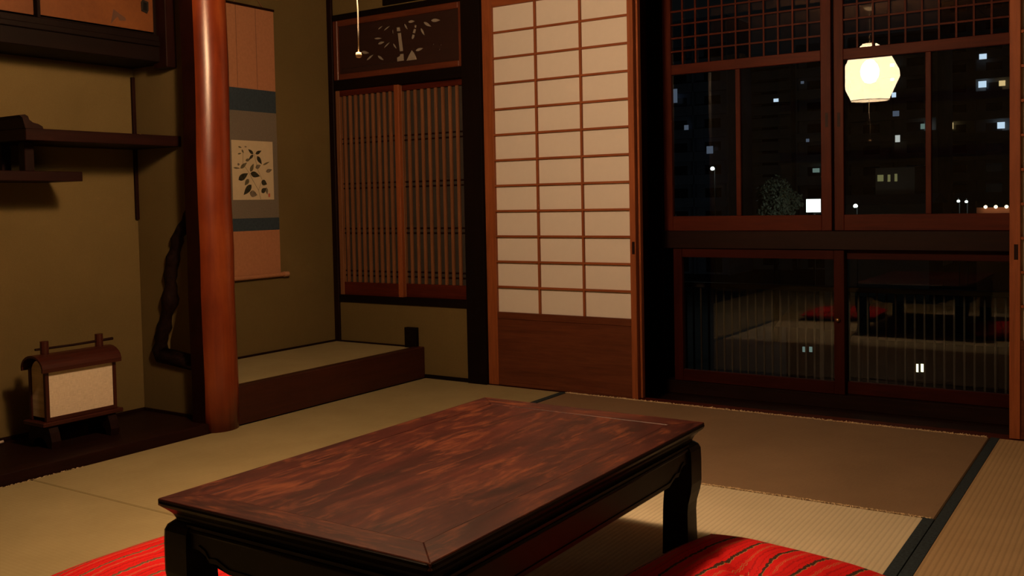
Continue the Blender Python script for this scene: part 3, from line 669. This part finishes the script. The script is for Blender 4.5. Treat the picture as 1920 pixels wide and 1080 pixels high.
# moulded edge and waist: rounded-rectangle rings
def rrect(hx, hy, r, n=4):
    pts = []
    for (sx_, sy_, a0) in ((1, 1, 0), (-1, 1, 90), (-1, -1, 180), (1, -1, 270)):
        for k in range(n+1):
            a = math.radians(a0+90*k/n); pts.append((tx+sx_*(hx-r)+r*math.cos(a), ty+sy_*(hy-r)+r*math.sin(a)))
    return pts
bm = bmesh.new(); rings = []
for inset, z, r in ((0.006, tz-0.001, 0.012), (0.001, tz-0.004, 0.016), (0.0, tz-0.009, 0.016), (0.003, tz-0.016, 0.016), (0.012, tz-0.024, 0.014), (0.022, tz-0.034, 0.012), (0.027, tz-0.045, 0.012), (0.027, tz-0.052, 0.012), (0.060, tz-0.052, 0.01)):
    rings.append([bm.verts.new((a, b, z)) for a, b in rrect(thx-inset, thy-inset, r)])
for a, b in zip(rings, rings[1:]):
    n = len(a)
    for k in range(n): bm.faces.new((a[k], a[(k+1) % n], b[(k+1) % n], b[k]))
from_bm('edge_moulding', bm, TBL, tb, smooth=False)
# aprons with a scalloped lower edge
LG = 0.074
def apron(along, sgn):
    half = (thx if along == 'X' else thy) - 0.016 - LG; off = (thy if along == 'X' else thx) - 0.016
    top, mid, low = tz-0.050, tz-0.105, tz-0.135
    prof = [(-half-0.01, top), (half+0.01, top), (half+0.01, tz-0.098), (half-0.030, tz-0.100), (half-0.050, tz-0.108), (half-0.062, tz-0.122), (half-0.085, tz-0.120), (half-0.125, low)]
    prof += [(-p[0], p[1]) for p in prof[:1:-1]]
    bm = bmesh.new()
    f = (lambda a, b, t: (tx+a, ty+sgn*t, b)) if along == 'X' else (lambda a, b, t: (tx+sgn*t, ty+a, b))
    prism_bm(bm, prof, f, off-0.026, off-0.003)
    bmesh.ops.triangulate(bm, faces=[q for q in bm.faces if len(q.verts) > 4])
    o = from_bm('apron', bm, TBL, tb)
    bm = bmesh.new()
    L = [(half+0.01, tz-0.062), (-half-0.01, tz-0.062)]
    tube_bm(bm, [f(L[0][0], L[0][1], off-0.003), f(L[1][0], L[1][1], off-0.003)], 0.0045, 6); from_bm('bead', bm, TBL, o)
    bm = bmesh.new(); low2 = [(p[0], p[1]+0.010) for p in prof[3:-1] ]
    tube_bm(bm, [f(a, b, off-0.003) for a, b in low2], 0.0035, 5); from_bm('bead', bm, TBL, o)
for a in ('X', 'Y'):
    for s in (-1, 1): apron(a, s)
# legs: outward shoulder, slight waist, blocky foot
for sx_ in (-1, 1):
    for sy_ in (-1, 1):
        bm = bmesh.new(); rings = []
        for z, o_, i_ in ((tz-0.050, 0.024, 0.090), (tz-0.058, 0.014, 0.090), (tz-0.070, 0.009, 0.090), (tz-0.10, 0.008, 0.090), (tz-0.16, 0.008, 0.090), (tz-0.185, 0.011, 0.091), (tz-0.215, 0.018, 0.093), (tz-0.24, 0.020, 0.094), (0.06, 0.019, 0.095), (0.0, 0.017, 0.096)):
            xo, xi = tx+sx_*(thx-o_), tx+sx_*(thx-i_); yo, yi = ty+sy_*(thy-o_), ty+sy_*(thy-i_)
            c = 0.012
            pts = [(xi, yi), (xo, yi), (xo, yo-sy_*c), (xo-sx_*c*0.3, yo-sy_*c*0.3), (xo-sx_*c, yo), (xi, yo)]
            rings.append([bm.verts.new((a, b, z)) for a, b in pts])
        for a, b in zip(rings, rings[1:]):
            for k in range(6): bm.faces.new((a[k], a[(k+1) % 6], b[(k+1) % 6], b[k]))
        bm.faces.new(rings[0]); bm.faces.new(rings[-1]); from_bm('leg', bm, TBL, tb)

# ------------------------------------------------------------------ floor cushions
def cushion_mat(name, K, G_):
    m, nt, b = new_mat(name)
    tc = N(nt, 'ShaderNodeTexCoord'); sp = N(nt, 'ShaderNodeSeparateXYZ'); nt.links.new(tc.outputs['Object'], sp.inputs[0])
    vn = objcoord(nt, (30, 110, 30), rnd=False); nz = noise(nt, vn, 1.0, 2, 0.6)
    j = N(nt, 'ShaderNodeMath', operation='MULTIPLY_ADD'); j.inputs[1].default_value = 0.016; nt.links.new(nz, j.inputs[0]); nt.links.new(sp.outputs[0], j.inputs[2])
    dv = N(nt, 'ShaderNodeMath', operation='DIVIDE'); dv.inputs[1].default_value = 0.088; nt.links.new(j.outputs[0], dv.inputs[0])
    fr = N(nt, 'ShaderNodeMath', operation='FRACT'); nt.links.new(dv.outputs[0], fr.inputs[0])
    R1, R2 = (0.70, 0.012, 0.012), (0.50, 0.007, 0.009)
    r = N(nt, 'ShaderNodeValToRGB'); r.color_ramp.interpolation = 'CONSTANT'; e = r.color_ramp.elements
    st = [(0.0, R1), (0.16, R2), (0.185, R1), (0.30, K), (0.40, G_), (0.425, R1), (0.60, R2), (0.615, R1), (0.71, G_), (0.725, R1), (0.765, G_), (0.78, R1), (0.93, R2)]
    while len(e) < len(st): e.new(0.5)
    for el, (p, c) in zip(e, st): el.position = p; el.color = (*c, 1)
    nt.links.new(fr.outputs[0], r.inputs[0])
    nt.links.new(r.outputs[0], b.inputs['Base Color'])
    b.inputs['Roughness'].default_value = 0.75; b.inputs['Specular IOR Level'].default_value = 0.2
    w = noise(nt, objcoord(nt, (700, 700, 200), rnd=False), 1, 2); bump(nt, b, w, 0.2, 0.0008)
    return m
CUSH = cushion_mat('red_striped_cotton', (0.055, 0.030, 0.018), (0.42, 0.24, 0.10)); CUSH2 = cushion_mat('red_tan_striped_cotton', (0.17, 0.085, 0.05), (0.36, 0.26, 0.14))
def zabuton(loc, rot, half, thick, label, seed):
    e = empty('floor_cushion', loc, label, 'cushion', 'red striped floor cushions', rotz=rot)
    bm = bmesh.new(); n = 44; rr = random.Random(seed); ph = [rr.uniform(0, 6.28) for _ in range(6)]
    top, bot = {}, {}
    for i in range(n+1):
        for j in range(n+1):
            u, v = -1+2*i/n, -1+2*j/n
            pin = -0.015                      # sides pulled slightly inwards, corners pointed
            x = half*u*(1-pin*(1-v*v)*abs(u)**3); y = half*v*(1-pin*(1-u*u)*abs(v)**3)
            prof = max(0.0, (1-abs(u)**2.6))**0.55 * max(0.0, (1-abs(v)**2.6))**0.55
            r = math.hypot(u, v); a = math.atan2(v, u)
            tuft = 0.62*math.exp(-(r/0.20)**2) + 0.13*math.exp(-(r/0.5)**2)*(0.5+0.5*math.sin(7*a+ph[0]))
            wr_ = 0.05*math.sin(5*u+ph[1]+2*v)*math.sin(4*v+ph[2]) + 0.03*math.sin(11*u+ph[3])*math.sin(9*v+ph[4])
            h = thick*(0.55*prof*(1-tuft+wr_)) ; hb = thick*0.45*min(1.0, prof*1.6)
            base = thick*0.45
            top[i, j] = bm.verts.new((x, y, base+h))
            bot[i, j] = top[i, j] if (i in (0, n) or j in (0, n)) else bm.verts.new((x, y, base-hb+0.001))
    for i in range(n):
        for j in range(n):
            bm.faces.new((top[i, j], top[i+1, j], top[i+1, j+1], top[i, j+1]))
            bm.faces.new((bot[i, j+1], bot[i+1, j+1], bot[i+1, j], bot[i, j]))
    from_bm('cover', bm, CUSH if seed == 2 else CUSH2, e, W(e), True)
    bm = bmesh.new()
    hz = thick*(0.45+0.55*0.30)
    for k in range(4):
        a = k*math.pi/2+0.5; tube_bm(bm, [(0, 0, hz-0.002), (0.014*math.cos(a), 0.014*math.sin(a), hz+0.005), (0.030*math.cos(a), 0.030*math.sin(a), hz+0.004)], 0.0012, 5)
    from_bm('tuft_thread', bm, plain('gold_thread', (0.55, 0.36, 0.16), 0.6), e, W(e))
zabuton((-0.838, 2.297, 0.001), math.radians(-9), 0.262, 0.092, 'red striped floor cushion by the table leg near the windows', 2)
zabuton((-2.125, 1.640, 0.001), math.radians(-2), 0.285, 0.085, 'red striped floor cushion at the table side facing the alcoves', 9)

# ------------------------------------------------------------------ pendant lamp over the table
LX, LY = -1.838, 2.030
lp = empty('pendant_lamp', (LX, LY, H), 'lit faceted paper pendant lamp with a pull cord over the table', 'lamp')
def shade_mat():
    m = bpy.data.materials.new('glowing_paper'); m.use_nodes = True; nt = m.node_tree; nt.nodes.clear()
    o = N(nt, 'ShaderNodeOutputMaterial'); t = N(nt, 'ShaderNodeBsdfTransparent'); t.inputs[0].default_value = (0.65, 0.65, 0.65, 1)
    tl = N(nt, 'ShaderNodeBsdfTranslucent'); tl.inputs[0].default_value = (0.85, 0.75, 0.6, 1)
    e = N(nt, 'ShaderNodeEmission'); e.inputs[0].default_value = (1.0, 0.70, 0.40, 1); e.inputs[1].default_value = 17.0
    mx = N(nt, 'ShaderNodeMixShader'); mx.inputs[0].default_value = 0.22
    nt.links.new(t.outputs[0], mx.inputs[1]); nt.links.new(tl.outputs[0], mx.inputs[2])
    ad = N(nt, 'ShaderNodeAddShader'); nt.links.new(mx.outputs[0], ad.inputs[0]); nt.links.new(e.outputs[0], ad.inputs[1]); nt.links.new(ad.outputs[0], o.inputs[0])
    return m
zc = 1.925
bm = bmesh.new(); lathe_bm(bm, [(0.140, zc-0.205), (0.220, zc-0.035), (0.215, zc+0.015), (0.145, zc+0.150), (0.050, zc+0.228)], 10, (LX, LY, 0)); from_bm('paper_shade', bm, shade_mat(), lp)
WIRE = plain('shade_wire', (0.25, 0.16, 0.09), 0.5)
def hoop(r, z, t):
    bm = bmesh.new(); tube_bm(bm, [(LX+r*math.cos(2*math.pi*k/30), LY+r*math.sin(2*math.pi*k/30), z) for k in range(31)], t, 5, False); from_bm('wire_hoop', bm, WIRE, lp)
hoop(0.141, zc-0.205, 0.0025); hoop(0.05, zc+0.228, 0.0025)
BULB_M = emis('bulb_glow', LAMP_COL, LAMP_RADIANCE)
bm = bmesh.new(); lathe_bm(bm, [(0.004, -0.094), (0.038, -0.083), (0.062, -0.045), (0.070, 0.0), (0.060, 0.040), (0.036, 0.072), (0.022, 0.085)], 16, (LX, LY, zc+0.02), True, True); from_bm('bulb', bm, BULB_M, lp, smooth=True)
bm = bmesh.new(); lathe_bm(bm, [(0.022, zc+0.105), (0.026, zc+0.12), (0.026, zc+0.17), (0.012, zc+0.19)], 14, (LX, LY, 0), True, True); from_bm('bulb_socket', bm, DARK_METAL, lp, smooth=True)
bm = bmesh.new(); tube_bm(bm, [(LX, LY, zc+0.18), (LX, LY, H-0.02)], 0.004, 8); from_bm('flex_cord', bm, plain('cream_flex', (0.5, 0.42, 0.3), 0.6), lp)
bm = bmesh.new(); lathe_bm(bm, [(0.045, H-0.012), (0.045, H-0.025), (0.018, H-0.045)], 18, (LX, LY, 0), True, True); from_bm('ceiling_cup', bm, plain('cream_flex', (0.5, 0.42, 0.3)), lp)
CORD = plain('pull_cord_cotton', (0.75, 0.66, 0.52), 0.8)
px, py = LX, LY
bm = bmesh.new()
cp = [(px-0.006, zc-0.06), (px-0.006, 1.72), (px-0.007, 1.66), (px-0.006, 1.60), (px-0.001, 1.567), (px+0.002, 1.535), (px+0.001, 1.48), (px, 1.422)]
cz = [(x, py-(x-px)*0.4, z) for x, z in cp]
tube_bm(bm, cz, 0.0019, 7); pc = from_bm('pull_cord', bm, CORD, lp, smooth=True)
bm = bmesh.new(); lathe_bm(bm, [(0.002, 0.008), (0.0075, 0.006), (0.0085, 0.0), (0.0078, -0.006), (0.003, -0.0085)], 14, (px, py, 1.413), True, True); from_bm('cord_knob', bm, plain('bone_knob', (0.8, 0.66, 0.45), 0.4), pc, smooth=True)

# ------------------------------------------------------------------ the night outside
GZ = -9.0
gr = tag(box('ground', -160, 120, 5.6, 320, GZ-0.5, GZ, plain('asphalt', (0.018, 0.018, 0.018), 0.9, 0.2, 0, 0.3, 0.3), None, 0), kind='structure')
# wooden balcony railing just beyond the glass
rl = empty('balcony_railing', (-1.2, 5.45, -0.10), 'slim metal balcony railing just outside the lower windows', 'railing')
box('balcony_deck', -3.3, 1.4, 5.03, 5.50, -0.14, -0.10, 'dark_wood', rl, 0.002)
RM = plain('railing_metal', (0.05, 0.047, 0.044), 0.5, 0.3, 0.0)
box('handrail', -3.3, 1.4, 5.43, 5.47, 0.47, 0.50, RM, rl, 0.003); box('bottom_bar', -3.3, 1.4, 5.44, 5.46, -0.06, -0.04, RM, rl, 0.002)
x = -2.6
while x < 0.3:
    box('baluster', x-0.005, x+0.005, 5.445, 5.455, -0.04, 0.47, RM, rl, 0.001); x += 0.048
for x in (-3.0, -1.55, -0.1): box('railing_post', x-0.012, x+0.012, 5.438, 5.462, -0.10, 0.47, RM, rl, 0.002)

FAC = [plain('facade_grey', (0.30, 0.29, 0.28), 0.9, 0.2, 0, 0.15, 0.4), plain('facade_brown', (0.28, 0.23, 0.19), 0.9, 0.2, 0, 0.15, 0.4), plain('facade_blue', (0.18, 0.21, 0.28), 0.9, 0.2, 0, 0.15, 0.4)]
DARKF = plain('facade_dark', (0.03, 0.028, 0.026), 0.9, 0.1)
DARKW = plain('dark_window', (0.02, 0.022, 0.025), 0.25, 0.5)
LIT = {'cool': emis('lit_cool', (0.62, 0.80, 1.0), 1.0), 'cool_dim': emis('lit_cool_dim', (0.55, 0.70, 1.0), 0.12), 'warm': emis('lit_warm', (1.0, 0.72, 0.32), 0.75), 'warm_dim': emis('lit_warm_dim', (0.9, 0.85, 0.35), 0.16),
       'white': emis('lit_white', (0.95, 1.0, 0.95), 0.5), 'green': emis('lit_green', (0.6, 0.9, 0.8), 0.2)}
def apartment(x0, x1, y, ztop, depth, fm, label, lit, fl=3.0, z_off=0.0, bays=4.0, dim=()):
    e = empty('apartment_building', ((x0+x1)/2, y, GZ), label, 'building', 'apartment blocks across the street')
    box('wall', x0, x1, y+0.9, y+depth, GZ, ztop, fm, e, 0); box('roof_slab', x0, x1, y, y+depth, ztop, ztop+0.35, fm, e, 0)
    z = GZ + z_off
    while z < ztop-0.5:
        z += fl
        if z < ztop-0.3: box('balcony', x0, x1, y, y+0.14, z, z+1.05, fm, e, 0); box('floor_slab', x0, x1, y, y+0.9, z-0.16, z, fm, e, 0)
    nb = max(1, int((x1-x0)/bays))
    for k in range(nb+1):
        xx = x0+(x1-x0)*k/nb; box('fin_wall', xx-0.1, xx+0.1, y, y+0.9, GZ, ztop, fm, e, 0)
    z = GZ + z_off
    while z < ztop-3:
        for k in range(nb):
            xx = x0+(x1-x0)*(k+0.5)/nb; box('window', xx-1.1, xx+1.1, y+0.87, y+0.91, z+0.25, z+2.3, DARKW, e, 0)
        z += fl
    for (cx, cz, w, h, c) in lit: box('lit_window', cx-w/2, cx+w/2, y-0.03, y-0.005, cz-h/2, cz+h/2, LIT[c], e, 0)
    return e
apartment(-27.6, -8.0, 160, 34, 14, FAC[0], 'grey apartment block with balcony rows beside the right window edge', [(-21.63, 21.11, 1.0, 0.78, 'cool'), (-21.71, 17.03, 1.08, 0.94, 'cool'), (-19.07, 16.97, 0.85, 0.78, 'warm'), (-19.21, 10.82, 1.0, 0.94, 'cool'), (-26.92, 11.12, 0.67, 0.97, 'warm_dim'), (-26.03, 11.14, 0.67, 0.96, 'warm')])
apartment(-36.0, -24.5, 140, 22.5, 12, FAC[1], 'darker apartment block seen right of the lamp reflection', [(-29.67, 11.95, 0.83, 0.72, 'cool_dim'), (-25.61, 9.9, 0.53, 0.99, 'cool'), (-26.27, 10.01, 0.54, 0.71, 'green'), (-29.47, 8.54, 0.62, 0.94, 'white'), (-30.13, 18.54, 0.55, 0.43, 'cool'), (-30.13, 16.6, 0.48, 0.36, 'cool'), (-29.93, 14.49, 0.55, 0.65, 'cool')], 2.9)
apartment(-47.2, -41.0, 130, 18.4, 10, FAC[1], 'narrow brown apartment block with close balcony bands behind the left pane', [(-42.92, 13.97, 0.66, 0.43, 'cool')], 1.6, 0.4)
apartment(-40.8, -36.2, 132, 21, 10, FAC[0], 'slim grey tower behind the middle window stile', [(-39.95, 16.29, 0.43, 0.35, 'cool_dim'), (-39.3, 8.48, 0.43, 0.42, 'cool_dim'), (-38.2, 4.41, 0.92, 0.56, 'green'), (-36.67, 12.33, 0.35, 0.49, 'white')], 2.9)
apartment(-60.0, -46.0, 120, 24, 9, FAC[2], 'bluish apartment block at the left end of the windows', [(-53.29, 14.54, 0.91, 1.82, 'cool_dim'), (-51.61, 10.3, 0.6, 0.63, 'cool_dim'), (-48.39, 7.22, 0.88, 0.96, 'cool_dim')], 3.0)
def house(x0, x1, y, z1, label, wins, fm, roof=1.2):
    e = empty('house', ((x0+x1)/2, y, GZ), label, 'house', 'low houses in the street')
    box('wall', x0, x1, y, y+7, GZ, z1, fm, e, 0)
    bm = bmesh.new(); prism_bm(bm, [(y-0.5, z1), (y+7.5, z1), (y+3.5, z1+roof)], lambda a, b, t: (t, a, b), x0-0.4, x1+0.4); from_bm('roof', bm, plain('roof_tile', (0.05, 0.05, 0.055), 0.7), e)
    for (cx, cz, w, h, c) in wins: box('lit_window', cx-w/2, cx+w/2, y-0.03, y-0.002, cz-h/2, cz+h/2, LIT[c], e, 0)
house(-25.45, -21.45, 110, 3.85, 'small pale house with three yellow lit windows', [(-24.93, 2.77, 0.61, 0.69, 'warm_dim'), (-24.05, 2.74, 0.27, 0.74, 'warm_dim'), (-23.34, 2.78, 0.27, 0.8, 'warm_dim')], FAC[1], 0.15)
LIT['slit'] = emis('lit_slit', (1.0, 0.95, 0.62), 2.2)
house(-11.0, -5.5, 45, -5.4, 'low house with two bright window slits below the right sash', [(-8.72, -6.60, 0.145, 0.35, 'slit'), (-8.47, -6.58, 0.145, 0.35, 'slit')], DARKF)
house(-14.8, -11.9, 46, -5.2, 'low house with two faint window slits below the left sash', [(-13.94, -6.27, 0.14, 0.25, 'green'), (-13.62, -6.25, 0.14, 0.25, 'green')], DARKF)
# shop front with its glowing sign
sg = empty('lit_sign', (-17.5, 60, GZ), 'glowing white sign box between the tree and the window stile', 'sign')
box('post', -17.6, -17.5, 60.1, 60.2, GZ, 0.0, DARK_METAL, sg, 0); box('sign_face', -17.97, -17.13, 59.95, 60.1, 0.0, 0.80, emis('sign_glow', (0.88, 1.0, 0.95), 2.6), sg, 0); box('side_strip', -16.95, -16.79, 59.95, 60.1, -0.05, 0.55, emis('sign_strip', (0.8, 0.95, 1.0), 1.4), sg, 0); box('arm', -17.5, -16.85, 60.1, 60.16, -0.1, 0.0, DARK_METAL, sg, 0)
# lane wall with three warm lamps
lw = empty('lane_wall', (-8.7, 70, GZ), 'reddish lane wall with three warm lamps at the far right', 'wall')
box('wall_slab', -9.85, -6.0, 70, 70.4, GZ, 0.02, plain('red_wall', (0.30, 0.13, 0.07), 0.9), lw, 0)
for cx in (-9.28, -8.68, -8.06):
    bm = bmesh.new(); bmesh.ops.create_icosphere(bm, subdivisions=2, radius=0.115, matrix=Matrix.Translation((cx, 69.75, 0.06))); from_bm('wall_lamp', bm, emis('warm_globe', (1.0, 0.72, 0.45), 3.0), lw)
    L = bpy.data.lights.new('wall_lamp_light', 'POINT'); L.energy = 3.0; L.color = (1, .55, .3); L.shadow_soft_size = 0.1; lo = bpy.data.objects.new('wall_lamp_light', L); register(lo, lw, Matrix.Translation((cx, 69.5, -0.1)))
# street lamps
def street_lamp(x, y, z, s, label, energy, c=(0.9, 1.0, 0.95)):
    e = empty('street_lamp', (x, y, GZ), label, 'street lamp', 'street lamps')
    bm = bmesh.new(); tube_bm(bm, [(x, y+0.5, GZ), (x, y+0.5, z+0.1), (x, y, z+0.2)], 0.04, 6); from_bm('pole', bm, plain('pole_black', (0.006, 0.006, 0.006), 0.8, 0.05), e)
    bm = bmesh.new(); lathe_bm(bm, [(s*0.3, -s*0.4), (s*0.5, -s*0.2), (s*0.5, 0.1*s), (s*0.25, 0.4*s)], 10, (x, y, z), True, True); from_bm('lamp_head', bm, emis('street_glow', c, 4.0), e)
    L = bpy.data.lights.new('street_light', 'POINT'); L.energy = energy; L.color = c; L.shadow_soft_size = s*0.5; lo = bpy.data.objects.new('street_light', L); register(lo, e, Matrix.Translation((x, y-0.6, z-s*0.75)))
house(-27, -17.5, 96, 0.1, 'dark tiled house in front of the pale house', [], DARKF, 0.9)
street_lamp(-32.04, 80, 3.53, 0.36, 'tall street lamp shining in the left pane', 220)
street_lamp(-20.05, 80, 0.14, 0.34, 'street lamp shining just right of the window stile', 250)
street_lamp(-12.5, 80, 0.39, 0.22, 'left one of two small street lamps above the right sill', 120)
street_lamp(-11.95, 80, 0.34, 0.22, 'right one of two small street lamps above the right sill', 120)
street_lamp(-35.73, 80, -0.44, 0.20, 'faint low street lamp at the far left sill', 50)
# tree, brightened by an added lamp behind the sign
TX, TY, TS = -21.9, 66.0, 1.32
tre = empty('street_tree', (TX, TY, GZ), 'leafy street tree left of the glowing sign', 'tree')
bm = bmesh.new(); tube_bm(bm, [(TX, TY, GZ), (TX, TY, -4), (TX+.1, TY, -1.0), (TX+.05, TY, 1.4)], [0.22, 0.17, 0.12, 0.05], 8)
for k in range(7):
    a = k*0.9; tube_bm(bm, [(TX+.05, TY, -0.8+0.25*k), (TX+.05+0.9*math.cos(a), TY+0.9*math.sin(a), -0.2+0.32*k)], [0.05, 0.015], 5)
from_bm('trunk', bm, BARK, tre)
bm = bmesh.new(); rr = random.Random(21)
for k in range(2600):
    a, b_ = rr.uniform(0, 6.283), math.acos(rr.uniform(-1, 1)); r = rr.uniform(0.45, 1.0)**0.5
    lob = 1+0.22*math.sin(3*a)+0.18*math.sin(5*b_+a)
    c = Vector((TX+TS*1.05*r*lob*math.sin(b_)*math.cos(a), TY+TS*r*lob*math.sin(b_)*math.sin(a), 0.5+TS*1.15*r*lob*math.cos(b_)))
    u = Vector((rr.gauss(0, 1), rr.gauss(0, 1), rr.gauss(0, 1))).normalized(); v = u.orthogonal().normalized(); q = TS*rr.uniform(0.06, 0.12)
    vs = [bm.verts.new(c+u*q), bm.verts.new(c+v*q*0.5), bm.verts.new(c-u*q), bm.verts.new(c-v*q*0.5)]; bm.faces.new(vs)
tag(from_bm('foliage', bm, plain('leaf_grey_green', (0.16, 0.18, 0.12), 0.6), tre), kind='stuff')
# added area lamp behind the sign box, aimed to brighten the tree
L = bpy.data.lights.new('tree_fill_light', 'AREA'); L.energy = 40; L.size = 0.8; L.color = (0.95, 1, 0.9)
d = (Vector((TX, TY-1.0, 0.4)) - Vector((-17.75, 60.2, 0.4))).normalized()
lo = bpy.data.objects.new('tree_fill_light', L); register(lo, sg, Matrix.Translation((-17.75, 60.2, 0.4)) @ d.to_track_quat('-Z', 'Y').to_matrix().to_4x4())
